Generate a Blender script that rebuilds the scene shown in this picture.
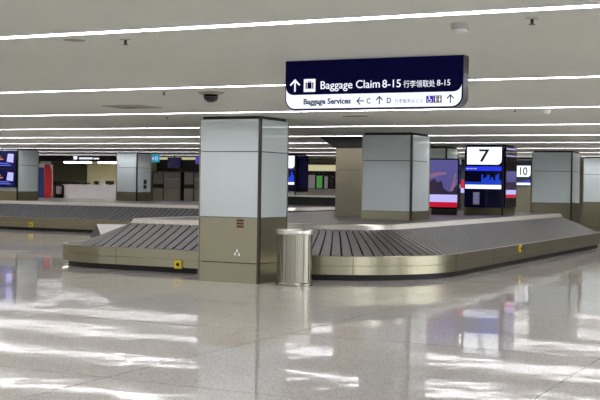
import bpy, bmesh, math, random
from mathutils import Vector, Matrix
random.seed(7)
PI = math.pi
scn = bpy.context.scene
for o in list(bpy.data.objects):
    bpy.data.objects.remove(o)
COL = scn.collection

# ------------------------------------------------------------------ camera, world, exposure
EYE = Vector((0.0, 0.0, 1.65))
# building axes seen from the camera (rows: along the light strips, into the hall, up)
RX, RY, RZ = ((0.897288, -0.019664, 0.441007), (0.441180, 0.005286, -0.897403), (0.015316, 0.999793, 0.013418))
cam_d = bpy.data.cameras.new('camera'); cam = bpy.data.objects.new('camera', cam_d); COL.objects.link(cam)
m3 = Matrix((RX, RY, RZ))
cam.matrix_world = Matrix.Translation(EYE) @ m3.to_4x4()
cam_d.sensor_width = 36.0
cam_d.lens = 1155.0 / 600.0 * 36.0
cam_d.clip_start = 0.05; cam_d.clip_end = 300
scn.camera = cam
w = bpy.data.worlds.new('world'); scn.world = w; w.use_nodes = True
w.node_tree.nodes['Background'].inputs[0].default_value = (0.5, 0.5, 0.52, 1)
w.node_tree.nodes['Background'].inputs[1].default_value = 0.3
scn.view_settings.view_transform = 'Standard'
scn.view_settings.look = 'None'
scn.view_settings.gamma = 1.0
scn.view_settings.use_curve_mapping = False
scn.view_settings.exposure = 0.25
STRIP_POWER = 16.5
FILL_POWER = 1.2
CEIL = 2.77

# ------------------------------------------------------------------ materials
def lin(c):
    return tuple(((v / 255) / 12.92 if v / 255 <= 0.04045 else ((v / 255 + 0.055) / 1.055) ** 2.4) for v in c)
def mat(name, rgb, rough=0.5, metal=0.0, spec=0.5, noise=0.0, nscale=8.0, stretch=(1, 1, 1), bump=0.0, coat=0.0):
    m = bpy.data.materials.new(name); m.use_nodes = True
    nt = m.node_tree; b = nt.nodes['Principled BSDF']
    c = lin(rgb)
    b.inputs['Base Color'].default_value = (*c, 1)
    b.inputs['Roughness'].default_value = rough
    b.inputs['Metallic'].default_value = metal
    b.inputs['Specular IOR Level'].default_value = spec
    if coat: b.inputs['Coat Weight'].default_value = coat; b.inputs['Coat Roughness'].default_value = 0.04
    tc = nt.nodes.new('ShaderNodeTexCoord'); mp = nt.nodes.new('ShaderNodeMapping')
    mp.inputs['Scale'].default_value = stretch
    nz = nt.nodes.new('ShaderNodeTexNoise'); nz.inputs['Scale'].default_value = nscale; nz.inputs['Detail'].default_value = 3
    nt.links.new(tc.outputs['Object'], mp.inputs['Vector']); nt.links.new(mp.outputs['Vector'], nz.inputs['Vector'])
    if noise:
        r = nt.nodes.new('ShaderNodeMapRange')
        r.inputs['From Min'].default_value = 0.3; r.inputs['From Max'].default_value = 0.7
        r.inputs['To Min'].default_value = 1 - noise; r.inputs['To Max'].default_value = 1 + noise
        nt.links.new(nz.outputs['Fac'], r.inputs['Value'])
        mx = nt.nodes.new('ShaderNodeMix'); mx.data_type = 'RGBA'; mx.blend_type = 'MULTIPLY'; mx.inputs['Factor'].default_value = 1
        mx.inputs['A'].default_value = (*c, 1)
        nt.links.new(r.outputs['Result'], mx.inputs['B']); nt.links.new(mx.outputs['Result'], b.inputs['Base Color'])
    if bump:
        bp = nt.nodes.new('ShaderNodeBump'); bp.inputs['Strength'].default_value = bump; bp.inputs['Distance'].default_value = 0.002
        nt.links.new(nz.outputs['Fac'], bp.inputs['Height']); nt.links.new(bp.outputs['Normal'], b.inputs['Normal'])
    return m
def glow(name, rgb, power=1.0, rough=0.2):
    m = bpy.data.materials.new(name); m.use_nodes = True
    b = m.node_tree.nodes['Principled BSDF']; c = lin(rgb)
    b.inputs['Base Color'].default_value = (*[v * 0.15 for v in c], 1)
    b.inputs['Roughness'].default_value = rough
    b.inputs['Emission Color'].default_value = (*c, 1)
    b.inputs['Emission Strength'].default_value = power
    return m

def floor_material():
    m = bpy.data.materials.new('polished_terrazzo'); m.use_nodes = True
    nt = m.node_tree; N = nt.nodes.new; L = nt.links.new; b = nt.nodes['Principled BSDF']
    tc = N('ShaderNodeTexCoord')
    # speckle
    v = N('ShaderNodeTexVoronoi'); v.inputs['Scale'].default_value = 90
    L(tc.outputs['Object'], v.inputs['Vector'])
    sep = N('ShaderNodeSeparateColor'); L(v.outputs['Color'], sep.inputs['Color'])
    rp = N('ShaderNodeValToRGB'); e = rp.color_ramp.elements
    e[0].position = 0.0; e[0].color = (*lin((166, 160, 156)), 1)
    e[1].position = 1.0; e[1].color = (*lin((236, 230, 226)), 1)
    q = e.new(0.2); q.color = (*lin((202, 196, 191)), 1)
    q = e.new(0.85); q.color = (*lin((214, 208, 203)), 1)
    L(sep.outputs[0], rp.inputs['Fac'])
    # joints: lines at X = -5.72 + k*3.41 and Y = 8.0 + k*3.41
    sx = N('ShaderNodeSeparateXYZ'); L(tc.outputs['Object'], sx.inputs['Vector'])
    def line(sock, off):
        a = N('ShaderNodeMath'); a.operation = 'SUBTRACT'; a.inputs[1].default_value = off; L(sock, a.inputs[0])
        p = N('ShaderNodeMath'); p.operation = 'PINGPONG'; p.inputs[1].default_value = 1.705; L(a.outputs[0], p.inputs[0])
        c = N('ShaderNodeMath'); c.operation = 'LESS_THAN'; c.inputs[1].default_value = 0.005; L(p.outputs[0], c.inputs[0])
        return c
    lx, ly = line(sx.outputs['X'], -5.72), line(sx.outputs['Y'], 8.0)
    mxm = N('ShaderNodeMath'); mxm.operation = 'MAXIMUM'; L(lx.outputs[0], mxm.inputs[0]); L(ly.outputs[0], mxm.inputs[1])
    mix = N('ShaderNodeMix'); mix.data_type = 'RGBA'; L(mxm.outputs[0], mix.inputs['Factor'])
    L(rp.outputs['Color'], mix.inputs['A']); mix.inputs['B'].default_value = (*lin((92, 86, 82)), 1)
    L(mix.outputs['Result'], b.inputs['Base Color'])
    # slab by slab tilt and slow waviness of the polish
    nz = N('ShaderNodeTexNoise'); nz.inputs['Scale'].default_value = 0.9; nz.inputs['Detail'].default_value = 2.5; nz.inputs['Roughness'].default_value = 0.45
    L(tc.outputs['Object'], nz.inputs['Vector'])
    bp = N('ShaderNodeBump'); bp.inputs['Strength'].default_value = 1.0; bp.inputs['Distance'].default_value = 0.0045
    nf = N('ShaderNodeTexNoise'); nf.inputs['Scale'].default_value = 3.0; nf.inputs['Detail'].default_value = 1.0
    L(tc.outputs['Object'], nf.inputs['Vector'])
    sc2 = N('ShaderNodeMath'); sc2.operation = 'MULTIPLY_ADD'; sc2.inputs[1].default_value = 0.22
    L(nf.outputs['Fac'], sc2.inputs[0]); L(nz.outputs['Fac'], sc2.inputs[2])
    L(sc2.outputs[0], bp.inputs['Height']); L(bp.outputs['Normal'], b.inputs['Normal'])
    b.inputs['Roughness'].default_value = 0.05
    b.inputs['IOR'].default_value = 1.45
    b.inputs['Specular IOR Level'].default_value = 0.42
    return m

M = {}
M['floor'] = floor_material()
M['ceiling'] = mat('ceiling_board', (204, 206, 196), 0.85, spec=0.2, noise=0.02, nscale=0.4)
M['wall'] = mat('wall_paint', (168, 160, 146), 0.8, noise=0.04, nscale=1.0)
M['wall_dark'] = mat('dark_wall_paint', (60, 58, 52), 0.8, noise=0.05, nscale=1.0)
M['steel'] = mat('brushed_steel', (151, 145, 123), 0.28, 1.0, noise=0.05, nscale=6, stretch=(0.4, 0.4, 30), bump=0.05)
M['steel_bright'] = mat('bright_steel', (222, 217, 208), 0.32, 1.0, noise=0.03, nscale=5)
M['column_steel'] = mat('column_steel', (150, 144, 121), 0.3, 1.0, noise=0.04, nscale=5, stretch=(0.3, 0.3, 25))
M['deck'] = mat('deck_steel', (78, 72, 68), 0.38, 0.15, 0.3, noise=0.03, nscale=1.5)
M['bin_steel'] = mat('bin_steel', (142, 138, 124), 0.24, 1.0, noise=0.05, nscale=6, stretch=(20, 20, 0.4))
M['end_plate'] = mat('grey_end_plate', (82, 80, 76), 0.5, noise=0.04, nscale=6)
M['rubber_far'] = mat('dark_belt_rubber', (44, 42, 41), 0.45, 0, 0.5, noise=0.12, nscale=9, bump=0.15)
M['seam'] = mat('seam_shadow_gap', (38, 36, 33), 0.7)
M['glass'] = mat('back_painted_glass', (194, 203, 203), 0.05, 0, 0.5, noise=0.01, nscale=2)
M['glass_pale'] = mat('pale_green_glass', (228, 242, 237), 0.06, 0, 0.5, noise=0.01, nscale=2)  # lighter copy of the column glass, strong light painted into its colour
M['bronze'] = mat('dark_bronze_trim', (74, 70, 62), 0.35, 0.9, noise=0.05, nscale=10)
M['black'] = mat('black_paint', (14, 14, 15), 0.55, noise=0.05, nscale=10)
M['black_gloss'] = mat('black_gloss', (10, 10, 16), 0.06, noise=0.05, nscale=5)
M['rubber'] = mat('belt_rubber', (80, 76, 74), 0.38, 0, 0.5, noise=0.12, nscale=9, bump=0.15)
M['rubber_dark'] = mat('belt_underside', (16, 15, 15), 0.8, noise=0.1, nscale=9)
M['beige'] = mat('beige_stone_panel', (128, 119, 100), 0.45, noise=0.03, nscale=3)
M['soffit'] = mat('dark_soffit', (16, 14, 11), 0.8, noise=0.04, nscale=3)
M['yellow'] = mat('safety_yellow', (232, 202, 24), 0.45, noise=0.03, nscale=20)
M['navy'] = glow('navy_sign_face', (3, 1, 46), 0.6, 0.7)
M['navy'].node_tree.nodes['Principled BSDF'].inputs['Specular IOR Level'].default_value = 0.1
M['navy_edge'] = mat('dark_sign_edge', (34, 34, 44), 0.3, 0.3, noise=0.03, nscale=4)
M['white_lit'] = glow('lit_white_acrylic', (228, 234, 255), 1.05)
M['letter_lit'] = glow('lit_white_letter', (236, 238, 252), 0.9)
M['letter_dark'] = mat('dark_blue_letter', (10, 10, 46), 0.5, noise=0.02)
M['letter_grey'] = mat('grey_blue_letter', (120, 124, 176), 0.5, noise=0.02)
M['letter_black'] = mat('black_green_letter', (10, 26, 24), 0.5, noise=0.02)
M['purple'] = glow('lit_purple', (70, 32, 160), 0.8)
M['screen_white'] = glow('screen_white', (244, 248, 255), 1.0)
M['screen_black'] = glow('screen_black', (6, 6, 28), 0.8, 0.08)
M['screen_navy'] = glow('screen_navy', (8, 7, 62), 0.9, 0.08)
M['screen_blue'] = glow('screen_blue', (34, 52, 214), 1.0)
M['screen_mid'] = glow('screen_mid_blue', (26, 62, 190), 0.9)
M['screen_lilac'] = glow('screen_lilac', (176, 172, 240), 1.0)
M['screen_orange'] = glow('screen_orange', (206, 132, 60), 0.8)
M['screen_text'] = glow('screen_text_blue', (84, 104, 210), 0.9)
M['screen_mauve'] = glow('screen_mauve', (86, 82, 140), 0.8)
M['screen_dim'] = glow('screen_dim_violet', (26, 18, 60), 0.7, 0.15)
M['screen_pinkgrey'] = glow('screen_pink_grey', (136, 100, 132), 0.8)
M['screen_dusk'] = glow('screen_dusk', (44, 36, 58), 0.9)
M['screen_red'] = glow('screen_red', (184, 18, 48), 0.9)
M['teal'] = glow('lit_teal', (18, 140, 150), 0.9)
M['violet'] = glow('lit_violet', (84, 58, 160), 0.8)
M['white'] = mat('white_laminate', (240, 232, 234), 0.4, noise=0.02, nscale=3)
M['red'] = mat('red_banner_cloth', (190, 24, 34), 0.6, noise=0.05, nscale=4)
M['blue'] = mat('blue_banner_cloth', (34, 56, 124), 0.6, noise=0.05, nscale=4)
M['pale'] = mat('pale_banner_cloth', (200, 190, 190), 0.6, noise=0.05, nscale=4)
M['olive'] = mat('dark_olive_wall', (96, 96, 78), 0.8, noise=0.05, nscale=2)
M['cream'] = mat('cream_wall', (232, 226, 190), 0.8, noise=0.03, nscale=2)
M['cabinet'] = mat('grey_cabinet', (128, 122, 118), 0.4, noise=0.05, nscale=4)
M['cabinet_low'] = mat('taupe_cabinet', (134, 124, 110), 0.4, noise=0.05, nscale=4)
M['charcoal'] = mat('charcoal_panel', (46, 42, 42), 0.5, noise=0.05, nscale=4)
M['lamp'] = glow('lamp_diffuser', (255, 248, 226), 10.0)
M['strip'] = glow('light_strip_diffuser', (252, 251, 255), STRIP_POWER)
M['daylight'] = glow('daylight_window', (240, 246, 255), FILL_POWER)  # added unseen source, brightens the column fronts
M['daylight_side'] = glow('daylight_side_window', (240, 246, 255), 4.0)  # added unseen source, brightens right-hand faces and steel
M['housing'] = mat('strip_housing', (206, 204, 206), 0.5, noise=0.02)
M['plastic'] = mat('grey_white_plastic', (176, 174, 164), 0.5, noise=0.03)
M['grille'] = mat('speaker_grille', (150, 144, 134), 0.6, noise=0.05, nscale=60)
M['bronze_tag'] = mat('dark_red_decal', (84, 34, 26), 0.5, noise=0.3, nscale=90)
M['amber'] = mat('amber_decal', (186, 132, 66), 0.5, noise=0.2, nscale=90)
M['white_mark'] = mat('white_decal', (236, 236, 230), 0.5, noise=0.02)
M['green'] = glow('green_poster_light', (70, 130, 64), 0.8)
M['transom'] = glow('lit_transom_glass', (196, 190, 150), 0.8)
M['dark_glass'] = mat('dark_shop_glass', (34, 30, 32), 0.1, noise=0.05)
M['grey_lit'] = glow('grey_backlit_panel', (112, 106, 110), 0.7)

# ------------------------------------------------------------------ builders
def wloc(o):
    v = Vector((0, 0, 0))
    while o is not None:
        v += o.location; o = o.parent
    return v
def link(name, bm, material, parent=None, smooth=False, loc=None):
    """bm is in world coordinates; the object gets its parent's origin (or loc when top-level)."""
    me = bpy.data.meshes.new(name)
    base = wloc(parent) if parent is not None else Vector(loc or (0, 0, 0))
    bmesh.ops.translate(bm, verts=bm.verts, vec=-base)
    bmesh.ops.recalc_face_normals(bm, faces=bm.faces)
    bm.to_mesh(me); bm.free()
    o = bpy.data.objects.new(name, me); COL.objects.link(o)
    for mm in (material if isinstance(material, (list, tuple)) else [material]):
        me.materials.append(mm)
    if parent is not None: o.parent = parent
    else: o.location = base
    if smooth:
        for p in me.polygons: p.use_smooth = True
    return o
def tag(o, label, cat, group=None):
    o['label'] = label; o['category'] = cat
    if group: o['group'] = group
    return o
def thing(name, loc, label, cat, group=None):
    o = bpy.data.objects.new(name, None); COL.objects.link(o); o.location = loc
    o.empty_display_size = 0.2
    return tag(o, label, cat, group)
def struct(name, bm, m):
    o = link(name, bm, m); o['kind'] = 'structure'; return o
def BM(): return bmesh.new()
def add_box(bm, x0, x1, y0, y1, z0, z1, mi=0, bev=0.0):
    vs = [bm.verts.new((x, y, z)) for z in (z0, z1) for y in (y0, y1) for x in (x0, x1)]
    fs = [bm.faces.new([vs[i] for i in f]) for f in ((0, 1, 3, 2), (4, 6, 7, 5), (0, 4, 5, 1), (2, 3, 7, 6), (0, 2, 6, 4), (1, 5, 7, 3))]
    for f in fs: f.material_index = mi
    if bev:
        ed = set(e for f in fs for e in f.edges)
        bmesh.ops.bevel(bm, geom=list(ed), offset=bev, segments=2, affect='EDGES', profile=0.5)
    return bm
def box(x0, x1, y0, y1, z0, z1, bev=0.0):
    return add_box(BM(), x0, x1, y0, y1, z0, z1, 0, bev)
def add_lathe(bm, c, prof, n=40, mi=0):
    rings = []
    for r, z in prof:
        rings.append([bm.verts.new((c[0] + r * math.cos(2 * PI * k / n), c[1] + r * math.sin(2 * PI * k / n), c[2] + z)) for k in range(n)])
    for a, b in zip(rings, rings[1:]):
        for k in range(n):
            f = bm.faces.new((a[k], a[(k + 1) % n], b[(k + 1) % n], b[k])); f.material_index = mi
    for ring, r in ((rings[0], prof[0][0]), (rings[-1], prof[-1][0])):
        if r > 1e-5:
            try: bm.faces.new(ring).material_index = mi
            except ValueError: pass
    bmesh.ops.remove_doubles(bm, verts=bm.verts, dist=1e-5)
    return bm
class Plane:
    """a vertical face: origin, horizontal direction, outward normal"""
    def __init__(s, o, u, n): s.o, s.u, s.v, s.n = Vector(o), Vector(u), Vector((0, 0, 1)), Vector(n)
    def p(s, a, b, d): return s.o + s.u * a + s.v * b + s.n * d
def front(y): return Plane((0, y, 0), (1, 0, 0), (0, -1, 0))      # coordinates: x, z
def side(x): return Plane((x, 0, 0), (0, 1, 0), (1, 0, 0))        # coordinates: y, z
def add_poly(bm, pl, pts, d0, d1, mi=0):
    a = [bm.verts.new(pl.p(x, z, d1)) for x, z in pts]; b = [bm.verts.new(pl.p(x, z, d0)) for x, z in pts]
    fs = [bm.faces.new(a), bm.faces.new(b[::-1])]
    n = len(pts)
    for i in range(n): fs.append(bm.faces.new((a[i], b[i], b[(i + 1) % n], a[(i + 1) % n])))
    for f in fs: f.material_index = mi
    return bm
def rect(a0, b0, a1, b1): return [(a0, b0), (a1, b0), (a1, b1), (a0, b1)]
def panel(name, pl, a0, b0, a1, b1, d0, d1, m, parent): return link(name, add_poly(BM(), pl, rect(a0, b0, a1, b1), d0, d1), m, parent)
def ellipse(cx, cz, rx, rz, n=20): return [(cx + rx * math.cos(2 * PI * k / n), cz + rz * math.sin(2 * PI * k / n)) for k in range(n)]
def stroke(p, q, t):
    d = Vector((q[0] - p[0], q[1] - p[1])); d.normalize(); nx, nz = -d.y * t / 2, d.x * t / 2
    return [(p[0] + nx, p[1] + nz), (q[0] + nx, q[1] + nz), (q[0] - nx, q[1] - nz), (p[0] - nx, p[1] - nz)]
def text(name, body, pl, a0, b0, width, height, d, m, parent, bold=0.0):
    """lettering: lower-left corner of its ink at (a0, b0), ink width and height given"""
    cu = bpy.data.curves.new('t', 'FONT'); cu.body = body; cu.offset = bold; cu.resolution_u = 4
    t = bpy.data.objects.new('t', cu); COL.objects.link(t)
    bpy.context.view_layer.update()
    me = bpy.data.meshes.new_from_object(t.evaluated_get(bpy.context.evaluated_depsgraph_get()))
    bpy.data.objects.remove(t)
    bm = BM(); bm.from_mesh(me); bpy.data.meshes.remove(me)
    xs = [v.co.x for v in bm.verts]; ys = [v.co.y for v in bm.verts]
    x0, x1, y0, y1 = min(xs), max(xs), min(ys), max(ys)
    for v in bm.verts:
        v.co = pl.p(a0 + (v.co.x - x0) / (x1 - x0) * width, b0 + (v.co.y - y0) / (y1 - y0) * height, d)
    g = bmesh.ops.extrude_face_region(bm, geom=bm.faces[:])
    bmesh.ops.translate(bm, verts=[e for e in g['geom'] if isinstance(e, bmesh.types.BMVert)], vec=pl.n * 0.002)
    return link(name, bm, m, parent)
def arrow(name, pl, cx, cz, size, ang, t, d, m, parent):
    ca, sa = math.cos(ang), math.sin(ang)
    R = lambda x, z: (cx + (x * ca - z * sa) * size, cz + (x * sa + z * ca) * size)
    bm = BM()
    add_poly(bm, pl, stroke(R(0, -0.5), R(0, 0.46), t), d, d + 0.0020)
    add_poly(bm, pl, stroke(R(-0.44, 0.04), R(0.03, 0.5), t), d, d + 0.0026)
    add_poly(bm, pl, stroke(R(0.44, 0.04), R(-0.03, 0.5), t), d, d + 0.0032)
    return link(name, bm, m, parent)

# ------------------------------------------------------------------ the hall
XL, XR, YF, YB = -47.0, 9.0, -6.0, 47.0
struct('floor', box(XL, XR, YF, YB, -0.12, 0.0), M['floor'])
struct('ceiling', box(XL, XR, YF, YB, CEIL, CEIL + 0.12), M['ceiling'])
struct('wall_left', box(XL - 0.2, XL, YF, YB, 0, CEIL), M['wall'])
struct('wall_right', box(XR, XR + 0.2, YF, YB, 0, CEIL), M['wall'])
struct('wall_front', box(XL, XR, YF - 0.2, YF, 0, CEIL), M['wall'])
for k in range(5):      # glowing fill panels added behind the camera, unseen
    x0 = -31.0 + k * 8.0
    bm = BM(); add_box(bm, x0, x0 + 7.4, YF, YF + 0.03, 0.25, 2.6)
    struct('window_%d' % (k + 1), bm, M['daylight'])
for k, (y0, y1) in enumerate(((-3.0, 7.5), (12.6, 14.9), (18.0, 30.0))):      # glowing fill panels added on the right wall, outside the frame
    struct('window_%d' % (k + 6), box(XR - 0.03, XR, y0, y1, 0.2, 2.6), M['daylight_side'])
struct('wall_back', box(XL, XR, YB, YB + 0.2, 0, CEIL), M['wall'])

def light_strip(y, label):
    t = thing('ceiling_light_strip', ((XL + XR) / 2, y, CEIL), label, 'ceiling light', 'light strips across the ceiling')
    wd = 0.06
    bm = BM()
    for s in (-1, 1):
        add_box(bm, XL + 0.05, XR - 0.05, min(y + s * wd, y + s * (wd + 0.02)), max(y + s * wd, y + s * (wd + 0.02)), CEIL - 0.012, CEIL + 0.001)
    link('housing', bm, M['housing'], t)
    link('diffuser', box(XL + 0.05, XR - 0.05, y - wd, y + wd, CEIL - 0.008, CEIL + 0.001), M['strip'], t)
STRIPS = ((-0.9, 'long white ceiling light strip behind the camera'),
          (3.1, 'long white ceiling light strip just above the camera'),
          (7.08, 'widest white ceiling light strip, nearest, crossing above the overhead sign'),
          (11.53, 'white ceiling light strip just above the black dome camera, second from the front'),
          (15.76, 'white ceiling light strip just before the big front column, third from the front'),
          (19.96, 'white ceiling light strip just beyond the big front column, fourth from the front'),
          (23.9, 'thin white ceiling light strip just beyond the pillar standing on the near carousel, fifth from the front'),
          (27.76, 'thin white ceiling light strip before the black number seven board, sixth from the front'),
          (31.76, 'thin white ceiling light strip behind the number seven board, seventh from the front'),
          (35.6, 'thin white ceiling light strip over the far carousel, second from the back'),
          (39.6, 'thin white ceiling light strip before the shop fascia, farthest back'))
for y, lab in STRIPS: light_strip(y, lab)

# ------------------------------------------------------------------ columns
def column(label, x0, x1, y0, y1, zb, zs, zm, group='glass clad columns', top=0.05, gm='glass'):
    t = thing('column', ((x0 + x1) / 2, (y0 + y1) / 2, zb), label, 'column', group)
    e, g = 0.014, 0.007
    z1 = CEIL - top
    if zs - zb > 0.7:
        k = zb + 0.33
        link('base_panel', box(x0 + e, x1 - e, y0 + e, y1 - e, zb, k - g), M['column_steel'], t)
        link('steel_cladding', box(x0 + e, x1 - e, y0 + e, y1 - e, k + g, zs - g), M['column_steel'], t)
    else:
        link('steel_cladding', box(x0 + e, x1 - e, y0 + e, y1 - e, zb, zs - g), M['column_steel'], t)
    link('glass_cladding', box(x0 + e, x1 - e, y0 + e, y1 - e, zs + 0.002, zm - g), M[gm], t)
    link('glass_cladding', box(x0 + e, x1 - e, y0 + e, y1 - e, zm + g, z1), M[gm], t)
    core = box(x0 + 0.04, x1 - 0.04, y0 + 0.04, y1 - 0.04, zb + 0.02, CEIL)
    link('core_reveal', core, M['black'], t)
    for cx, cy, sx, sy in ((x1, y0, -1, 1), (x0, y0, 1, 1), (x1, y1, -1, -1), (x0, y1, 1, -1)):
        bm = BM(); q = 0.045 if (cx, cy) == (x1, y0) else 0.016
        add_box(bm, min(cx, cx + sx * q), max(cx, cx + sx * q), min(cy, cy + sy * q), max(cy, cy + sy * q), zb, z1)
        link('corner_trim', bm, M['bronze'] if q > 0.04 else M['column_steel'], t)
    return t
DK = 0.934
col_main = column('big square glass and steel column in front of the near carousel, beside the bin', -10.13, -8.96, 16.74, 17.76, 0, 1.09, 2.18)
column('square glass pillar standing on the near carousel left of the poster screen', -9.66, -8.52, 22.6, 23.7, DK, 1.12, 2.18)
column('pale glass pillar half hidden behind the poster screen', -11.6, -10.48, 30.5, 31.5, DK, 1.2, 2.18, gm='glass_pale')
column('dark clad pillar on the near carousel that carries the number seven board', -9.56, -8.50, 29.27, 30.40, DK, 1.13, 2.18)
column('wide glass column beyond the right end of the near carousel, right of the number ten board', -9.05, -7.84, 34.15, 35.2, 0, 1.22, 2.16)
column('glass column cut off by the right edge of the photo', -8.85, -7.72, 40.2, 41.3, 0, 1.2, 2.15)
column('glass pillar on the far carousel at the left edge, with stacked blue screens on its face', -27.9, -26.78, 32.0, 33.15, DK, 1.25, 2.18)
column('glass pillar on the far carousel between the white counter and the grey lockers', -25.42, -24.48, 36.0, 36.95, DK, 1.27, 2.18)
column('pillar behind the number eight board, mostly hidden by the big front column', -19.72, -18.62, 37.5, 38.5, DK, 1.22, 2.18)
column('narrow pale column behind the number ten board', -11.72, -11.12, 42.0, 42.6, 0, 1.68, 2.66)

# marks on the big column
F = front(16.74 + 0.014)
tri = thing('column_decal', (-9.38, 16.755, 0.51), 'small white three dot mark low on the front column', 'sticker')
for a, b in ((-9.385, 0.535), (-9.420, 0.480), (-9.345, 0.475)):
    link('dot', add_poly(BM(), F, [(a - 0.018, b - 0.024), (a + 0.018, b - 0.024), (a + 0.010, b + 0.024), (a - 0.010, b + 0.024)], 0.0005, 0.002), M['white_mark'], tri)
nt_ = thing('notice_sticker', (-9.33, 16.755, 0.95), 'small dark red and amber notice high on the steel of the front column', 'sticker')
for k in range(3):
    panel('dark_row', F, -9.40, 1.02 - k * 0.05, -9.265, 1.055 - k * 0.05, 0.0005, 0.002, M['bronze_tag'], nt_)
panel('amber_row', F, -9.36, 0.855, -9.30, 0.90, 0.0005, 0.002, M['amber'], nt_)

# stone pier and dark bulkhead behind the second column
pier = thing('stone_pier', (-10.4, 24.8, DK), 'beige stone pier standing on the near carousel behind the pillar', 'pier')
link('lower_panel', box(-11.08, -9.75, 24.4, 25.4, DK, 1.998), M['beige'], pier)
link('upper_panel', box(-11.08, -9.75, 24.4, 25.4, 2.006, 2.525), M['beige'], pier)
link('joint', box(-11.07, -9.76, 24.41, 25.39, 1.99, 2.02), M['seam'], pier)
bh = BM()
add_poly(bh, front(24.35), [(-11.50, CEIL), (-11.14, 2.53), (-9.5, 2.53), (-9.5, CEIL)], -1.5, 0)
tag(link('ceiling_bulkhead', bh, M['soffit'], None, loc=(-10.4, 24.8, CEIL)), 'dark brown bulkhead with a slanted end hanging above the beige pier', 'bulkhead')

# ------------------------------------------------------------------ baggage carousels
def loop(verts, wbed, slat, wl=1.0):
    """closed counter-clockwise island outline -> list of (inner point, outward normal)"""
    n = len(verts); out = []
    P = [Vector((v[0], v[1])) for v in verts]
    arcs = []
    for i in range(n):
        a, b, c = P[i - 1], P[i], P[(i + 1) % n]; r = verts[i][2]
        d0 = (b - a).normalized(); d1 = (c - b).normalized()
        n0 = Vector((d0.y, -d0.x)); n1 = Vector((d1.y, -d1.x))
        th = d0.angle(d1); cut = r * math.tan(th / 2)
        s = b - d0 * cut; ctr = s - n0 * r
        k = max(4, round(th * (r + wbed) / slat)); pts = []
        a0 = math.atan2(n0.y, n0.x)
        for j in range(k + 1):
            a_ = a0 + th * j / k; nn = Vector((math.cos(a_), math.sin(a_)))
            if nn.x < 0: nn.x *= wl
            pts.append((ctr + nn * r, nn))
        arcs.append(pts)
    for i in range(n):
        out += arcs[i]
        s, e = arcs[i][-1][0], arcs[(i + 1) % n][0][0]
        k = max(1, round((e - s).length / slat)); nn = arcs[i][-1][1].copy()
        for j in range(1, k): out.append((s.lerp(e, j / k), nn))
    return out
def sweep(pairs, prof, mi=0, bm=None):
    bm = bm or BM(); n = len(pairs)
    rows = [[bm.verts.new((*(p + nn * off), z)) for off, z in prof] for p, nn in pairs]
    for i in range(n):
        a, b = rows[i], rows[(i + 1) % n]
        for j in range(len(prof) - 1):
            try: bm.faces.new((a[j], b[j], b[j + 1], a[j + 1])).material_index = mi
            except ValueError: pass
    return bm
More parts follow.
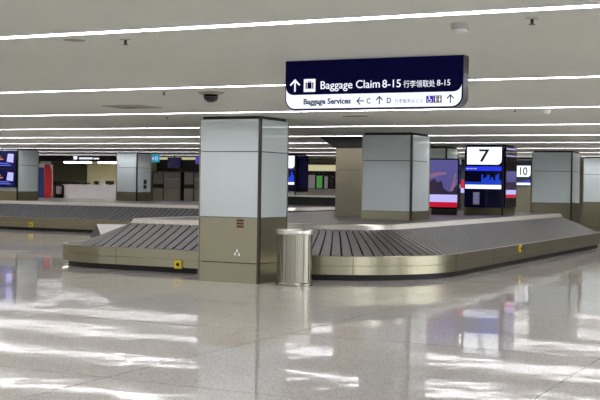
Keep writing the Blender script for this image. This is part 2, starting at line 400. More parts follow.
def carousel(label, verts, stops, W=1.08, slat=0.195, joint=12, wl=1.0, rub='rubber'):
    cx = sum(v[0] for v in verts) / len(verts); cy = sum(v[1] for v in verts) / len(verts)
    t = thing('baggage_carousel', (cx, cy, 0), label, 'baggage carousel')
    pr = loop(verts, W, slat, wl); n = len(pr)
    fine = loop(verts, W, 0.12, wl)
    # skirt with a horizontal groove and upright panel joints
    bm = sweep(fine, [(W - 0.07, 0.425), (W - 0.012, 0.432), (W, 0.422), (W, 0.266), (W - 0.012, 0.262), (W - 0.012, 0.250), (W, 0.246), (W, 0.105), (W - 0.06, 0.10)])
    for i in range(11, n, joint):
        p, nn = pr[i]; tt = Vector((-nn.y, nn.x)); q = p + nn * (W + 0.001)
        vs = [bm.verts.new((*(q + tt * s), z)) for s, z in ((-0.005, 0.108), (0.005, 0.108), (0.005, 0.42), (-0.005, 0.42))]
        bm.faces.new(vs).material_index = 1
    sk = link('skirt', bm, [M['steel'], M['seam']], t)
    link('plinth', sweep(fine, [(W - 0.09, 0.12), (W - 0.09, 0.0)]), M['black'], t)
    # belt of overlapping plates over a dark underlay
    z_in, z_out = 0.84, 0.415
    bm = sweep(fine, [(W - 0.065, z_out - 0.022), ((W - 0.06) / wl, z_out - 0.022 + (z_in - z_out) * (1 - 1 / wl)), (0.0, z_in - 0.022)] if wl == 1.0 else [(W - 0.065, z_out - 0.03), ((W - 0.06) / wl, z_out - 0.03), (0.0, z_in - 0.03)], 1)
    for i in range(n):
        (p0, n0), (p1, n1) = pr[i], pr[(i + 1) % n]
        g = 0.16
        def mix(a, b, f): return a.lerp(b, f)
        o0, o1 = p0 + n0 * (W - 0.06), p1 + n1 * (W - 0.06)
        i0, i1 = p0 + n0 * 0.004, p1 + n1 * 0.004
        K = 8; rows = []
        for j in range(K + 1):
            f = j / K; bow = 0.05 * math.sin(PI * f)
            off = (W - 0.06) + (0.004 - (W - 0.06)) * f; z = z_in + (z_out - z_in) * min(1.0, off * (n0.length + n1.length) / 2 / (W - 0.06))
            A, B = o0.lerp(i0, f), o1.lerp(i1, f)
            l = A.lerp(B, g / 2 + bow); r = A.lerp(B, 1 - g / 2 + bow)
            rows.append(((l, z - 0.018), (l, z + 0.004), (r, z + 0.004), (r, z - 0.018)))
        V = [[bm.verts.new((*c, z)) for c, z in row] for row in rows]
        for j in range(K):
            for q in range(3):
                try: bm.faces.new((V[j][q], V[j][q + 1], V[j + 1][q + 1], V[j + 1][q])).material_index = 0 if q == 1 else 1
                except ValueError: pass
    link('belt', bm, [M[rub], M['rubber_dark']], t)
    # inner rim and island deck
    link('inner_rim', sweep(fine, [(0.012, 0.825), (0.0, 0.845), (-0.03, 0.925), (-0.04, 0.935), (-0.14, 0.935)]), M['steel_bright'], t)
    bm = BM()
    top = []
    for p, nn in fine:
        c = p - nn * 0.10
        if not top or (c - top[-1]).length > 0.02: top.append(c)
    if (top[0] - top[-1]).length < 0.02: top.pop()
    a = [bm.verts.new((*c, 0.933)) for c in top]; b = [bm.verts.new((*c, 0.90)) for c in top]
    bm.faces.new(a); bm.faces.new(b[::-1])
    for i in range(len(a)): bm.faces.new((a[i], b[i], b[(i + 1) % len(a)], a[(i + 1) % len(a)]))
    link('deck', bm, M['deck'], t)
    for pl, a, z in stops:
        s = panel('emergency_stop', pl, a - 0.075, z - 0.075, a + 0.075, z + 0.075, 0.001, 0.03, M['yellow'], t)
        s['label'] = 'yellow emergency stop plate'
        link('button', add_poly(BM(), pl, ellipse(a, z, 0.03, 0.03), 0.03, 0.045), M['black'], s)
    return t
IY, WB = 18.95, 1.08
near = carousel('near baggage carousel with grey belt plates curving around the big front column',
    [(-13.02, IY, 0.03), (-7.80, IY, 1.45), (-7.80, 32.85, 0.03), (-13.02, 32.85, 0.03)],
    [(front(IY - WB), -11.22, 0.165), (side(-7.80 + WB), 24.45, 0.345)], wl=1.33)
FY = 31.25
far = carousel('far baggage carousel at the left, with dark belt, in front of the shop counter',
    [(-45.5, FY, 0.3), (-15.65, FY, 1.45), (-15.65, 39.0, 1.0), (-45.5, 39.0, 0.3)],
    [(front(FY - WB), -24.65, 0.20)], rub='rubber_far')
# raised conveyor casing on the far deck
rc = thing('raised_conveyor', (-17.2, 36.4, DK), 'low black conveyor casing with a pale top in front of the number eight board', 'conveyor')
bm = BM(); add_box(bm, -18.6, -16.1, 36.0, 36.8, DK, 1.225)
for k in range(12):
    bm2 = -18.5 + k * 0.2
    add_poly(bm, front(36.0), [(bm2, 0.97), (bm2 + 0.10, 0.97), (bm2 + 0.24, 1.2), (bm2 + 0.14, 1.2)], 0, 0.006)
link('belt_side', bm, M['black'], rc)
link('top_plate', box(-18.65, -16.05, 35.96, 36.84, 1.225, 1.275), M['steel_bright'], rc)

# steel guard behind the left end of the near carousel
gd = thing('guard_ramp', (-15.6, 22.3, 0), 'low pale topped wedge guard behind the left end of the near carousel', 'guard')
link('body', box(-16.2, -14.7, 22.02, 23.0, 0, 0.345), M['steel'], gd)
bm = BM()
E_, C_, D_ = (-16.26, 22.0, 0.345), (-15.90, 21.98, 0.345), (-14.6, 22.0, 0.345)
A_, B_ = (-16.32, 22.35, 0.645), (-14.75, 22.7, 0.66)
G_, H_ = (-16.2, 23.0, 0.345), (-14.6, 23.0, 0.345)
v = {k: bm.verts.new(p) for k, p in dict(E=E_, C=C_, D=D_, A=A_, B=B_, G=G_, H=H_).items()}
for f in ('CDBA', 'DHB', 'HGAB', 'GEA', 'ECDHG'): bm.faces.new([v[c] for c in f])
link('wedge_cover', bm, M['white'], gd)
bm = BM()
q = [Vector(E_), Vector(C_), Vector(A_)]; nn = (q[1] - q[0]).cross(q[2] - q[0]).normalized() * 0.012; c = (q[0] + q[1] + q[2]) / 3
a = [bm.verts.new(p.lerp(c, 0.10) + nn) for p in q]; b = [bm.verts.new(p) for p in q]
bm.faces.new(a); bm.faces.new(b[::-1])
for i in range(3): bm.faces.new((a[i], b[i], b[(i + 1) % 3], a[(i + 1) % 3]))
link('end_plate', bm, M['end_plate'], gd)

# ------------------------------------------------------------------ litter bin
bc = (-8.40, 16.92, 0)
bn = thing('litter_bin', bc, 'round stainless steel litter bin beside the big front column', 'bin')
bm = BM(); nb = 96
prof = [(0.280, 0.045), (0.280, 0.845)]
rings = []
for r, z in prof:
    rings.append([bm.verts.new((bc[0] + (r + 0.007 * (k % 4 < 2)) * math.cos(2 * PI * k / nb), bc[1] + (r + 0.007 * (k % 4 < 2)) * math.sin(2 * PI * k / nb), z)) for k in range(nb)])
for k in range(nb): bm.faces.new((rings[0][k], rings[0][(k + 1) % nb], rings[1][(k + 1) % nb], rings[1][k]))
link('body', bm, M['bin_steel'], bn, True)
link('base_ring', add_lathe(BM(), bc, [(0.285, 0), (0.305, 0.002), (0.305, 0.04), (0.295, 0.055), (0.27, 0.055)]), M['bin_steel'], bn)
link('top_ring', add_lathe(BM(), bc, [(0.276, 0.835), (0.305, 0.838), (0.310, 0.86), (0.310, 0.90), (0.300, 0.912), (0.245, 0.912), (0.235, 0.88), (0.235, 0.80)]), M['steel_bright'], bn)
link('inner_bucket', add_lathe(BM(), bc, [(0.0, 0.30), (0.222, 0.30), (0.222, 0.87)]), M['black'], bn)

# ------------------------------------------------------------------ overhead sign
sy = 9.4
S = front(sy)
sg = thing('overhead_sign', (-3.94, sy + 0.06, CEIL), 'dark blue hanging sign reading Baggage Claim 8-15 over a white strip', 'sign')
def rounded(x0, z0, x1, z1, r, corners='lr', n=8):
    pts = []
    if 'l' in corners:
        pts += [(x0 + r - r * math.cos(PI / 2 * k / n), z0 + r - r * math.sin(PI / 2 * k / n)) for k in range(n + 1)]
    else: pts.append((x0, z0))
    if 'r' in corners:
        pts += [(x1 - r + r * math.sin(PI / 2 * k / n), z0 + r - r * math.cos(PI / 2 * k / n)) for k in range(n + 1)]
    else: pts.append((x1, z0))
    return pts + [(x1, z1), (x0, z1)]
link('cabinet', add_poly(BM(), S, rounded(-4.786, 2.325, -3.094, CEIL, 0.10), -0.14, 0.0), M['navy_edge'], sg)
link('navy_face', add_poly(BM(), S, rounded(-4.782, 2.329, -3.098, CEIL - 0.002, 0.097), 0.0, 0.002), M['navy'], sg)
# white band: rises at both ends
n = 8; r = 0.075; bx0, bx1, bz0, bz1, bt = -4.774, -3.108, 2.337, 2.461, 2.522
pts = rounded(bx0, bz0, bx1, bz1, 0.09)[:-2]
pts += [(bx1, bt)] + [(bx1 - r + r * math.cos(PI / 2 * k / n), bt - (bt - bz1) * math.sin(PI / 2 * k / n)) for k in range(1, n + 1)]
pts += [(bx0 + r - r * math.sin(PI / 2 * k / n), bz1 + (bt - bz1) * (1 - math.cos(PI / 2 * k / n))) for k in range(n)] + [(bx0, bt)]
link('white_band', add_poly(BM(), S, pts, 0.002, 0.004), M['white_lit'], sg)
d1, d2 = 0.0025, 0.0045
arrow('arrow', S, -4.686, 2.545, 0.108, 0, 0.015, d1, M['letter_lit'], sg)
ic = panel('bag_icon', S, -4.597, 2.487, -4.481, 2.603, d1, d1 + 0.002, M['letter_lit'], sg)
bm = BM()
for a0, b0, a1, b1 in ((-4.578, 2.515, -4.566, 2.572), (-4.560, 2.515, -4.518, 2.572), (-4.512, 2.515, -4.500, 2.572), (-4.551, 2.578, -4.527, 2.583), (-4.551, 2.572, -4.547, 2.583), (-4.531, 2.572, -4.527, 2.583)):
    add_poly(bm, S, rect(a0, b0, a1, b1), d1 + 0.002, d1 + 0.003)
link('suitcase', bm, M['navy'], ic)
text('lettering', 'Baggage Claim', S, -4.429, 2.487, 0.573, 0.093, d1, M['letter_lit'], sg, 0.006)
text('lettering', '8-15', S, -3.832, 2.508, 0.172, 0.069, d1, M['letter_lit'], sg, 0.006)
text('lettering', '行李领取处', S, -3.634, 2.504, 0.288, 0.062, d1, M['letter_lit'], sg)
text('lettering', '8-15', S, -3.328, 2.514, 0.118, 0.050, d1, M['letter_lit'], sg)
text('lettering', 'Baggage Services', S, -4.596, 2.358, 0.466, 0.068, d2, M['letter_dark'], sg, 0.03)
arrow('arrow', S, -4.037, 2.396, 0.070, PI / 2, 0.010, d2, M['letter_dark'], sg)
text('lettering', 'C', S, -3.978, 2.371, 0.037, 0.048, d2, M['letter_dark'], sg, 0.02)
arrow('arrow', S, -3.857, 2.398, 0.070, 0, 0.010, d2, M['letter_dark'], sg)
text('lettering', 'D', S, -3.787, 2.372, 0.040, 0.048, d2, M['letter_dark'], sg, 0.02)
text('lettering', '行李服务台 C D', S, -3.713, 2.370, 0.263, 0.036, d2, M['letter_grey'], sg)
wc = panel('wheelchair_icon', S, -3.424, 2.368, -3.356, 2.430, d2, d2 + 0.001, M['purple'], sg)
bm = BM(); e0, e1 = d2 + 0.001, d2 + 0.002
add_poly(bm, S, ellipse(-3.396, 2.420, 0.006, 0.006), e0, e1)
add_poly(bm, S, stroke((-3.395, 2.413), (-3.392, 2.396), 0.006), e0, e1)
add_poly(bm, S, stroke((-3.393, 2.396), (-3.377, 2.396), 0.005), e0, e1 + 0.0003)
add_poly(bm, S, stroke((-3.378, 2.397), (-3.370, 2.380), 0.005), e0, e1 + 0.0006)
for k in range(9):
    a0, a1 = math.radians(120 + k * 24), math.radians(120 + (k + 1) * 24)
    add_poly(bm, S, stroke((-3.394 + 0.016 * math.cos(a0), 2.388 + 0.014 * math.sin(a0)), (-3.394 + 0.016 * math.cos(a1), 2.388 + 0.014 * math.sin(a1)), 0.004), e0, e1 + 0.0001 * k)
link('figure', bm, M['letter_lit'], wc)
wr = panel('restroom_icon', S, -3.354, 2.368, -3.283, 2.430, d2, d2 + 0.001, M['letter_dark'], sg)
for cx, skirt in ((-3.336, 0), (-3.301, 1)):
    bm = BM()
    add_poly(bm, S, ellipse(cx, 2.420, 0.006, 0.006), e0, e1)
    add_poly(bm, S, ([(cx - 0.006, 2.411), (cx + 0.006, 2.411), (cx + 0.006, 2.394), (cx + 0.004, 2.374), (cx - 0.004, 2.374), (cx - 0.006, 2.394)] if not skirt else
                     [(cx - 0.005, 2.411), (cx + 0.005, 2.411), (cx + 0.010, 2.388), (cx + 0.004, 2.386), (cx + 0.004, 2.374), (cx - 0.004, 2.374), (cx - 0.004, 2.386), (cx - 0.010, 2.388)]), e0, e1)
    link('figure', bm, M['letter_lit'], wr)
panel('icon_divider', S, -3.3195, 2.372, -3.3175, 2.426, d2 + 0.001, d2 + 0.002, M['letter_lit'], wr)
arrow('arrow', S, -3.205, 2.400, 0.070, 0, 0.010, d2, M['letter_dark'], sg)

# ------------------------------------------------------------------ fittings on the ceiling
dm = thing('dome_camera', (-7.29, 12.30, CEIL), 'black dome security camera under a grey ceiling plate, left of the sign', 'security camera')
link('mounting_plate', add_lathe(BM(), (-7.29, 12.30, CEIL), [(0.165, 0.0), (0.165, -0.012), (0.12, -0.03), (0.0, -0.03)]), M['grille'], dm)
link('dome', add_lathe(BM(), (-7.29, 12.30, CEIL), [(0.092, -0.03), (0.092, -0.06)] + [(0.092 * math.cos(a * PI / 16), -0.06 - 0.068 * math.sin(a * PI / 16)) for a in range(1, 9)]), M['black_gloss'], dm, True)
def sprinkler(x, y, label):
    t = thing('sprinkler_head', (x, y, CEIL), label, 'sprinkler', 'ceiling sprinkler heads')
    c = (x, y, CEIL)
    link('rosette', add_lathe(BM(), c, [(0.042, 0), (0.040, -0.006), (0.0, -0.007)], 20), M['plastic'], t)
    link('stem', add_lathe(BM(), c, [(0.011, -0.005), (0.011, -0.036), (0.0, -0.036)], 12), M['bronze'], t)
    link('deflector', add_lathe(BM(), c, [(0.022, -0.040), (0.022, -0.044), (0.0, -0.044), (0.008, -0.036)], 16), M['bronze'], t)
sprinkler(-5.26, 7.55, 'small sprinkler head on the ceiling at the upper left, just behind the widest light strip')
sprinkler(-2.01, 7.52, 'small sprinkler head on the ceiling at the upper right corner, right of the smoke detector')
sprinkler(-7.82, 12.06, 'tiny sprinkler head on the ceiling left of the dome camera')
sprinkler(-4.50, 16.00, 'tiny sprinkler head on the ceiling right of the hanging sign, left of the pale sensor')
sprinkler(-10.71, 16.62, 'tiny sprinkler head on the ceiling left above the big front column')
sd = thing('smoke_detector', (-2.53, 7.60, CEIL), 'round pale smoke detector on the ceiling above the right end of the sign', 'smoke detector')
c = (-2.53, 7.60, CEIL)
link('base', add_lathe(BM(), c, [(0.063, 0), (0.063, -0.035), (0.058, -0.040), (0, -0.040)], 32), M['plastic'], sd)
link('sensing_chamber', add_lathe(BM(), c, [(0.046, -0.040), (0.050, -0.052), (0.042, -0.062), (0, -0.064)], 32), M['housing'], sd)
ps = thing('ceiling_sensor', (-4.09, 16.20, CEIL), 'tiny pale sensor box on the ceiling between the third and fourth light strips at right', 'sensor')
link('housing', add_lathe(BM(), (-4.09, 16.20, CEIL), [(0.055, 0), (0.055, -0.03), (0.035, -0.07), (0, -0.075)], 20), M['white_mark'], ps)
tag(link('ceiling_speaker', add_lathe(BM(), (-5.68, 7.45, CEIL), [(0.085, 0), (0.083, -0.004), (0.07, -0.005), (0, -0.005)], 32), M['grille'], None, loc=(-5.68, 7.45, CEIL)), 'faint flush round speaker on the ceiling at far upper left', 'speaker')
vt = thing('ceiling_hatch', (-9.95, 14.30, CEIL), 'open dark access hatch in the ceiling left of the dome camera', 'hatch')
c = (-9.85, 14.32)
bm = BM()
for a0, a1, b0, b1 in ((-0.34, 0.34, -0.30, -0.27), (-0.34, 0.34, 0.27, 0.30), (-0.34, -0.31, -0.27, 0.27), (0.31, 0.34, -0.27, 0.27)):
    add_box(bm, c[0] + a0, c[0] + a1, c[1] + b0, c[1] + b1, CEIL - 0.008, CEIL)
link('frame', bm, M['grille'], vt)
link('opening', box(c[0] - 0.31, c[0] - 0.02, c[1] - 0.27, c[1] + 0.27, CEIL - 0.004, CEIL), M['bronze'], vt)
link('panel', box(c[0] - 0.02, c[0] + 0.31, c[1] - 0.27, c[1] + 0.27, CEIL - 0.006, CEIL), M['grille'], vt)
tag(link('ceiling_vent', box(-7.66, -7.26, 17.10, 17.22, CEIL - 0.008, CEIL), M['bronze'], None, loc=(-7.46, 17.16, CEIL)), 'small dark slot vent on the ceiling just beneath the hanging sign', 'vent')

# ------------------------------------------------------------------ number boards
def skyline(pl, a0, a1, b0, b1, d, parent, seed):
    rnd = random.Random(seed); bm = BM(); x = a0 + (a1 - a0) * 0.45; k = 0
    while x < a1 - 0.02:
        wd = (a1 - a0) * rnd.uniform(0.04, 0.08)
        h = (b1 - b0) * rnd.uniform(0.35, 0.9)
        add_poly(bm, pl, rect(x, b0, min(x + wd, a1), b0 + h), d, d + 0.002 + 0.0003 * (k % 3)); x += wd * 0.9; k += 1
    add_poly(bm, pl, rect(a0, b0, a1, b0 + (b1 - b0) * 0.22), d, d + 0.003)
    return link('skyline', bm, M['screen_mid'], parent)
def number_board(label, y, x0, x1, z0, z1, num, nw, wz0, wz1, hz0, sz0, fz0, seed, depth=0.05):
    t = thing('number_board', ((x0 + x1) / 2, y, z0), label, 'sign')
    pl = front(y); m_ = 0.05 * (x1 - x0) / 0.9
    link('housing', box(x0, x1, y, y + depth, z0, z1), M['screen_black'], t)
    link('number_panel', add_poly(BM(), pl, rounded(x0 + m_, wz0, x1 - m_, wz1, 0.13 * (wz1 - wz0) / 0.5, 'r'), 0, 0.006), M['screen_white'], t)
    h = (wz1 - wz0) * 0.72
    text('digit', num, pl, (x0 + x1) / 2 - nw / 2, wz0 + (wz1 - wz0) * 0.15, nw, h, 0.006, M['letter_black'], t, 0.01)
    panel('header', pl, x0 + 0.02, hz0, x1 - m_, wz0 - 0.05, 0, 0.005, M['screen_blue'], t)
    s = panel('screen', pl, x0 + 0.02, sz0, x1 - m_, hz0, 0, 0.004, M['screen_black'], t)
    skyline(pl, x0 + 0.02, x1 - m_, sz0, hz0 - 0.03, 0.004, s, seed)
    panel('footer', pl, x0 + 0.02, fz0, x1 - m_, sz0, 0, 0.005, M['screen_lilac' if seed == 3 else 'screen_white'], t)
    return t, pl
b7, p7 = number_board('tall black board with a lit white panel showing the number 7 on the near carousel', 29.20, -9.53, -8.48, 1.13, 2.74, '7', 0.28, 2.245, 2.70, 2.08, 1.715, 1.61, 1)
st = panel('notice', p7, -9.29, 1.20, -9.12, 1.52, 0, 0.004, M['grey_lit'], b7)
for k in range(3): panel('notice_line', p7, -9.26, 1.26 + k * 0.09, -9.15, 1.29 + k * 0.09, 0.004, 0.006, M['screen_text'], st)
for k in range(3): panel('header_text', p7, -9.48 + k * 0.10, 2.125, -9.41 + k * 0.10, 2.15, 0.005, 0.007, M['screen_lilac'], b7)
number_board('lit white board showing the number 8, half hidden behind the big front column', 37.44, -19.56, -18.59, 1.40, 2.74, '8', 0.34, 2.235, 2.69, 2.17, 1.73, 1.64, 2)
number_board('small lit white board showing the number 10 in the right background', 41.93, -11.71, -11.13, 1.70, 2.64, '10', 0.28, 2.06, 2.47, 2.01, 1.84, 1.755, 4)

def side_face_panel(label, x, y0, y1, z0, z1, bands, name='wall_screen'):
    t = thing(name, (x, (y0 + y1) / 2, z0), label, 'screen')
    pl = side(x)
    link('housing', box(x, x + 0.045, y0, y1, z0, z1), M['black_gloss'], t)
    for nme, a0, b0, a1, b1, m in bands:
        panel(nme, pl, y0 + a0 * (y1 - y0), z0 + b0 * (z1 - z0), y0 + a1 * (y1 - y0), z0 + b1 * (z1 - z0), 0.045, 0.049, M[m], t)
    return t
side_face_panel('narrow glossy screen with lilac picture on the side of the number seven pillar', -8.50, 29.30, 30.36, 1.13, 2.72,  # poster and ceiling strips mirrored in the face, painted as glowing bands
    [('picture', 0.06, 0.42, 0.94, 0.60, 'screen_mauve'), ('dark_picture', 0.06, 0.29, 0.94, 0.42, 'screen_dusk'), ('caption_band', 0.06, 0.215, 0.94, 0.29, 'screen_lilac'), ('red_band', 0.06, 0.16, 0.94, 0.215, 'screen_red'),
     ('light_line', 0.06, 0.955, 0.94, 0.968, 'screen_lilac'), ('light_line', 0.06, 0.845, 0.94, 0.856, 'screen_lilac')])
side_face_panel('dark blue information screen on the side of the number eight pillar', -18.62, 37.56, 38.46, 1.38, 2.72,
    [('text_row', 0.12, 0.90 - 0.085 * k, 0.86, 0.93 - 0.085 * k, 'screen_navy') for k in range(10)])

# poster totem
tt = thing('poster_totem', (-9.69, 28.05, DK), 'upright poster screen with a dusk city picture and red bottom band', 'screen')
P = front(28.0)
x0, x1, z0, z1 = -10.07, -9.325, 1.13, 2.335
link('housing', box(x0 - 0.03, x1 + 0.045, 28.0, 28.14, z0 - 0.035, z1 + 0.035, 0.008), M['black_gloss'], tt)
link('foot', box(x0 + 0.05, x1 - 0.05, 28.02, 28.12, DK, z0 - 0.03), M['black'], tt)
sc_ = panel('picture', P, x0, z0, x1, z1, 0, 0.004, M['screen_mauve'], tt)
bm = BM()
add_poly(bm, P, [(x0, 1.45), (x0, 1.78), (-9.95, 1.86), (-9.86, 1.76), (-9.74, 1.80), (-9.70, 1.62), (-9.60, 1.54), (-9.50, 1.52), (-9.42, 1.62), (x1, 1.70), (x1, 1.45)], 0.004, 0.006)
link('dark_skyline', bm, M['screen_dusk'], sc_)
bm = BM()
add_poly(bm, P, [(x0, 1.86), (-9.80, 1.94), (-9.62, 1.97), (-9.62, 2.02), (-9.85, 2.02), (x0, 1.97)], 0.004, 0.006)
add_poly(bm, P, [(-9.52, 1.54), (-9.45, 1.54), (-9.35, 2.00), (-9.39, 2.00)], 0.004, 0.0065)
add_poly(bm, P, [(-9.48, 1.60), (-9.44, 1.56), (-9.335, 1.80), (-9.345, 1.84)], 0.004, 0.007)
link('light_trails', bm, M['screen_pinkgrey'], sc_)
panel('text_band', P, x0, 1.26, x1, 1.45, 0.004, 0.006, M['screen_lilac'], tt)
panel('red_band', P, x0, z0, x1, 1.26, 0.004, 0.006, M['screen_red'], tt)
mk = thing('hanging_monitor', (-9.98, 30.2, CEIL), 'dark monitor with a red and lilac picture seen edge on behind the poster screen', 'screen')
link('ceiling_pole', add_lathe(BM(), (-9.80, 30.2, 2.35), [(0.03, 0), (0.03, 0.42)], 12), M['black'], mk)
link('housing', box(-10.1, -9.72, 30.15, 30.25, 1.45, 2.40), M['black_gloss'], mk)
panel('picture', front(30.15), -10.08, 1.62, -9.74, 1.85, 0, 0.004, M['screen_red'], mk)
panel('caption_band', front(30.15), -10.08, 1.49, -9.74, 1.62, 0, 0.004, M['screen_lilac'], mk)

# stacked blue screens on the far left pillar
for k, (z0, z1, lab) in enumerate(((2.06, 2.66, 'upper of two dark blue screens with a lilac cube on the leftmost pillar'), (1.41, 2.01, 'lower of two dark blue screens with a lilac cube on the leftmost pillar'))):
    t = thing('advert_screen', (-27.3, 31.95, z0), lab, 'screen', 'stacked screens on the left pillar')
    pl = front(31.94)
    link('housing', box(-27.86, -26.80, 31.94, 31.995, z0 - 0.02, z1 + 0.02), M['black_gloss'], t)
    panel('picture', pl, -27.84, z0, -26.83, z1, 0, 0.004, M['screen_navy'], t)
    link('cube', add_poly(BM(), pl, [(-27.22, z0 + 0.24), (-26.93, z0 + 0.20), (-26.91, z0 + 0.50), (-27.16, z0 + 0.52)], 0.004, 0.007), M['screen_lilac'], t)
    for q in range(2): panel('headline', pl, -27.80, z0 + 0.30 + 0.08 * q, -27.38 - 0.1 * q, z0 + 0.34 + 0.08 * q, 0.004, 0.006, M['screen_orange'], t)
    for q in range(2): panel('small_print', pl, -27.80, z0 + 0.09 + 0.07 * q, -27.02 - 0.1 * q, z0 + 0.125 + 0.07 * q, 0.004, 0.006, M['screen_text'], t)

# ------------------------------------------------------------------ shop at the back left
sh = thing('service_shop', (-31.0, 42.5, 0), 'bright service shop at the back left under a black fascia', 'shop')
fa = link('fascia', box(-33.6, -28.75, 41.5, 41.75, 2.52, CEIL), M['black'], sh)
FS = front(41.5)
bm = BM(); add_poly(bm, FS, rounded(-31.60, 2.60, -31.40, 2.76, 0.05), 0, 0.01)
link('fascia_emblem', bm, M['letter_lit'], fa)
x = -31.34
for word, top in (((0.08, 0.07, 0.05, 0.08, 0.07, 0.06, 0.08, 0.06, 0.07), 2.70), ((0.07, 0.06, 0.06, 0.06), 2.68)):
    bm = BM(); x += 0.05; add_poly(bm, FS, rect(x, 2.645, x + sum(word) + 0.012 * len(word), 2.66), 0, 0.006)
    for wd in word:
        add_poly(bm, FS, rect(x, 2.615, x + wd, top), 0, 0.008); x += wd + 0.012
    link('fascia_lettering', bm, M['letter_lit'], fa)
link('back_panel', box(-37.5, -34.2, 46.6, 46.7, 0, 2.6), M['olive'], sh)
link('back_panel', box(-34.2, -28.5, 46.0, 46.1, 0, CEIL), M['cream'], sh)
link('side_panel', box(-33.75, -33.55, 41.6, 42.4, 0, CEIL), M['charcoal'], sh)
link('side_panel', box(-28.75, -28.55, 41.6, 46.0, 0, CEIL), M['cream'], sh)
for (xa, xb, ya, yb, lab) in ((-33.05, -31.95, 42.7, 43.3, 'flat lit ceiling panel in the shop, above the dark olive wall'), (-31.15, -30.35, 42.7, 43.3, 'flat lit ceiling panel in the shop, above the cream wall')):
    t = thing('shop_ceiling_lamp', ((xa + xb) / 2, (ya + yb) / 2, CEIL), lab, 'ceiling light', 'lamps in the shop')
    link('housing', box(xa - 0.03, xb + 0.03, ya - 0.03, yb + 0.03, 2.55, CEIL), M['plastic'], t)
    link('diffuser', box(xa, xb, ya, yb, 2.47, 2.55), M['lamp'], t)
ct = thing('service_counter', (-30.7, 41.8, 0), 'long white service counter in front of the shop', 'counter')
link('front_panel', box(-32.1, -29.1, 41.5, 41.6, 0.06, 1.46), M['white'], ct)
link('worktop', box(-32.15, -29.05, 41.46, 42.6, 1.46, 1.50), M['white'], ct)
link('plinth', box(-32.05, -29.15, 41.54, 41.62, 0, 0.06), M['charcoal'], ct)
def counter_monitor(x0, x1, z1, label):
    t = thing('counter_monitor', ((x0 + x1) / 2, 42.1, 1.50), label, 'monitor', 'monitors along the shop counter')
    xm = (x0 + x1) / 2
    link('screen_back', box(x0, x1, 42.0, 42.05, 1.53, z1), M['black'], t)
    link('stand', box(xm - 0.04, xm + 0.04, 42.02, 42.06, 1.50, 1.56), M['black'], t)
    link('foot', box(xm - 0.1, xm + 0.1, 41.95, 42.13, 1.50, 1.512), M['black'], t)
counter_monitor(-32.06, -31.62, 1.60, 'leftmost low black monitor on the white counter')
counter_monitor(-31.55, -31.10, 1.59, 'second low black monitor from the left on the white counter')
counter_monitor(-30.85, -30.62, 1.66, 'small black monitor left of the pale card stand on the white counter')
counter_monitor(-30.22, -29.80, 1.68, 'rightmost and widest black monitor on the white counter')
cd = thing('card_stand', (-30.45, 42.1, 1.50), 'pale upright card stand between the monitors on the white counter', 'card stand')
link('card', box(-30.53, -30.36, 42.08, 42.10, 1.53, 1.82), M['white'], cd)
link('foot', box(-30.52, -30.37, 42.02, 42.16, 1.50, 1.53), M['white'], cd)
dk = thing('side_desk', (-32.9, 42.8, 0), 'dark desk with a pale screen left of the white counter', 'desk')
link('desk_top', box(-33.5, -32.2, 42.5, 43.2, 1.46, 1.62), M['charcoal'], dk)
for x in (-33.45, -32.3): link('leg', box(x, x + 0.06, 42.55, 43.15, 0, 1.46), M['charcoal'], dk)
link('modesty_panel', box(-33.39, -32.3, 43.05, 43.1, 0.8, 1.46), M['charcoal'], dk)
tag(link('pale_screen', box(-33.25, -32.98, 42.40, 42.46, 1.05, 1.40), M['white'], None, loc=(-33.1, 42.43, 1.05)), 'small pale screen panel left of the white counter', 'screen')
bpy.data.objects['pale_screen'].parent = None
link('screen_arm', box(-33.15, -33.08, 42.46, 42.56, 0.9, 1.46), M['charcoal'], dk)

def banner(x0, x1, z1, m, label, notch):
    t = thing('pull_up_banner', ((x0 + x1) / 2, 41.1, 0), label, 'banner', 'pull-up banners by the shop')
    pl = front(41.1)
    link('base', box(x0, x1, 41.0, 41.25, 0, 0.07), M['plastic'], t)
    link('cloth', add_poly(BM(), pl, rect(x0, 0.07, x1, z1), -0.01, 0.0), m, t)
    if notch: link('pale_swoosh', add_poly(BM(), pl, [(x1, z1), (x1 - 0.17, z1), (x1 - 0.10, z1 - 0.12), (x1 - 0.04, z1 - 0.30), (x1 - 0.03, 0.07), (x1, 0.07)], 0.0, 0.004), M['pale'], t)
    else: link('pale_top', add_poly(BM(), pl, rect(x0, z1 - 0.01, x1, z1 + 0.16), -0.01, 0.0), M['pale'], t)
    link('pole', box((x0 + x1) / 2 - 0.012, (x0 + x1) / 2 + 0.012, 41.13, 41.155, 0.05, z1), M['bronze'], t)
banner(-33.28, -32.92, 2.24, M['blue'], 'blue pull-up banner left of the red banner', False)
banner(-32.88, -32.42, 2.36, M['red'], 'red pull-up banner with a pale curved edge right of the blue banner', True)

# ------------------------------------------------------------------ grey lockers and screens at the back
def locker(x0, x1, z1, label, slot):
    t = thing('locker_unit', ((x0 + x1) / 2, 43.3, 0), label, 'locker', 'grey lockers along the back')
    link('body', box(x0, x1, 43.05, 43.6, 0, z1), M['charcoal'], t)
    link('lower_door', box(x0 + 0.02, x1 - 0.02, 43.0, 43.05, 0.05, 1.40), M['cabinet_low'], t)
    link('upper_door', box(x0 + 0.02, x1 - 0.02, 43.0, 43.05, 1.58 if slot else 1.42, z1 - 0.02), M['cabinet'], t)
    if slot: link('control_band', box(x0 + 0.02, x1 - 0.02, 42.99, 43.05, 1.42, 1.56), M['black'], t)
    else: link('pale_stripe', box(x0 + 0.06, x1 - 0.06, 42.995, 43.0, 1.78, 1.82), M['plastic'], t)
locker(-28.40, -27.86, 2.10, 'narrow grey locker with a black band, beside the pale pillar', True)
locker(-27.84, -26.96, 2.12, 'wide grey locker under the hanging monitor', False)
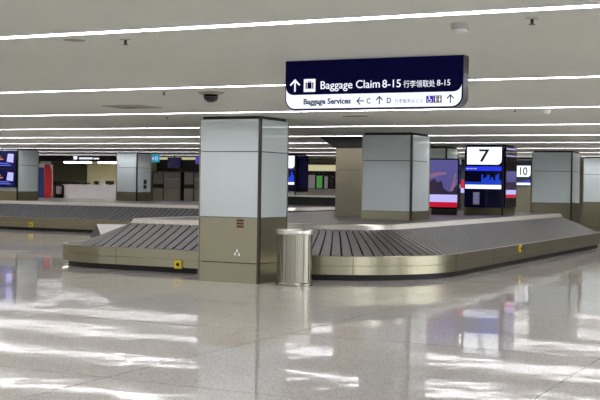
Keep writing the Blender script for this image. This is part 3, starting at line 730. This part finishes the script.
locker(-26.80, -26.30, 2.12, 'narrow grey locker with a black band, just right of the dark gap', True)
locker(-26.28, -25.30, 2.12, 'wide grey locker at the edge of the big front column', False)
bk = thing('lockers_fascia', (-27.0, 43.6, 2.14), 'dark fascia panel above the grey lockers', 'panel')
link('dark_panel', box(-28.42, -21.5, 43.3, 43.4, 2.14, 2.66), M['charcoal'], bk)
link('post', box(-28.42, -28.40, 43.32, 43.38, 0, 2.14), M['charcoal'], bk)
link('post', box(-21.58, -21.52, 43.32, 43.38, 0, 2.14), M['charcoal'], bk)
link('lit_transom', box(-28.42, -21.5, 43.42, 43.5, 2.66, CEIL), M['transom'], bk)
hm = thing('ceiling_monitor', (-26.05, 41.0, CEIL), 'dark hanging monitor above the grey lockers', 'screen')
link('ceiling_pole', add_lathe(BM(), (-26.05, 41.05, 2.68), [(0.025, 0), (0.025, 0.09)], 12), M['black'], hm)
link('housing', box(-26.36, -25.72, 41.0, 41.1, 2.24, 2.70), M['black_gloss'], hm)
panel('picture', front(41.0), -26.32, 2.28, -25.76, 2.66, 0, 0.004, M['screen_dim'], hm)
ts = thing('ceiling_pictogram_sign', (-26.6, 39.2, CEIL), 'small teal sign with white pictograms at the top of the pale pillar', 'sign')
link('panel', box(-26.02, -25.62, 39.2, 39.26, 2.46, CEIL), M['teal'], ts)
bm = BM(); pl = front(39.2)
add_poly(bm, pl, ellipse(-25.90, 2.61, 0.05, 0.05), 0, 0.004); add_poly(bm, pl, rect(-25.80, 2.53, -25.76, 2.70), 0, 0.004); add_poly(bm, pl, rect(-25.72, 2.53, -25.68, 2.70), 0, 0.004)
link('pictograms', bm, M['screen_lilac'], ts)
vs = thing('hanging_violet_sign', (-24.85, 41.0, CEIL), 'violet lit sign beside the left edge of the big front column', 'sign')
link('panel', box(-25.00, -24.30, 41.0, 41.06, 2.44, 2.74), M['violet'], vs)
link('bracket', box(-24.70, -24.60, 41.02, 41.05, 2.74, CEIL), M['black'], vs)
pp = thing('pillar_placard', (-24.48, 36.3, 1.4), 'black placard on the side of the pale pillar beside the lockers', 'placard')
panel('upper_plate', side(-24.50), 36.45, 1.58, 36.62, 1.74, 0.024, 0.034, M['black'], pp)
panel('lower_plate', side(-24.50), 36.45, 1.40, 36.62, 1.54, 0.024, 0.034, M['black'], pp)

# ------------------------------------------------------------------ kiosk in the middle background
ks = thing('glazed_kiosk', (-20.1, 43.2, 0), 'dark glazed kiosk with a lit transom and green poster behind the far carousel', 'kiosk')
link('base_wall', box(-21.2, -18.9, 43.0, 43.4, 0, 1.46), M['wall'], ks)
link('dark_window', box(-21.2, -18.9, 43.05, 43.3, 1.48, 2.22), M['dark_glass'], ks)
link('frame', box(-21.2, -18.9, 43.0, 43.3, 1.44, 1.48), M['plastic'], ks)
link('frame', box(-21.2, -18.9, 43.0, 43.3, 2.47, 2.53), M['bronze'], ks)
link('transom', box(-21.2, -18.9, 43.05, 43.3, 2.22, 2.47), M['transom'], ks)
panel('pale_poster', front(43.05), -20.78, 1.50, -20.48, 2.05, 0, 0.01, M['grey_lit'], ks)
panel('pale_poster', front(43.05), -20.05, 1.50, -19.90, 2.0, 0, 0.01, M['grey_lit'], ks)
panel('green_poster', front(43.05), -20.40, 1.52, -20.15, 2.02, 0.0, 0.012, M['green'], ks)
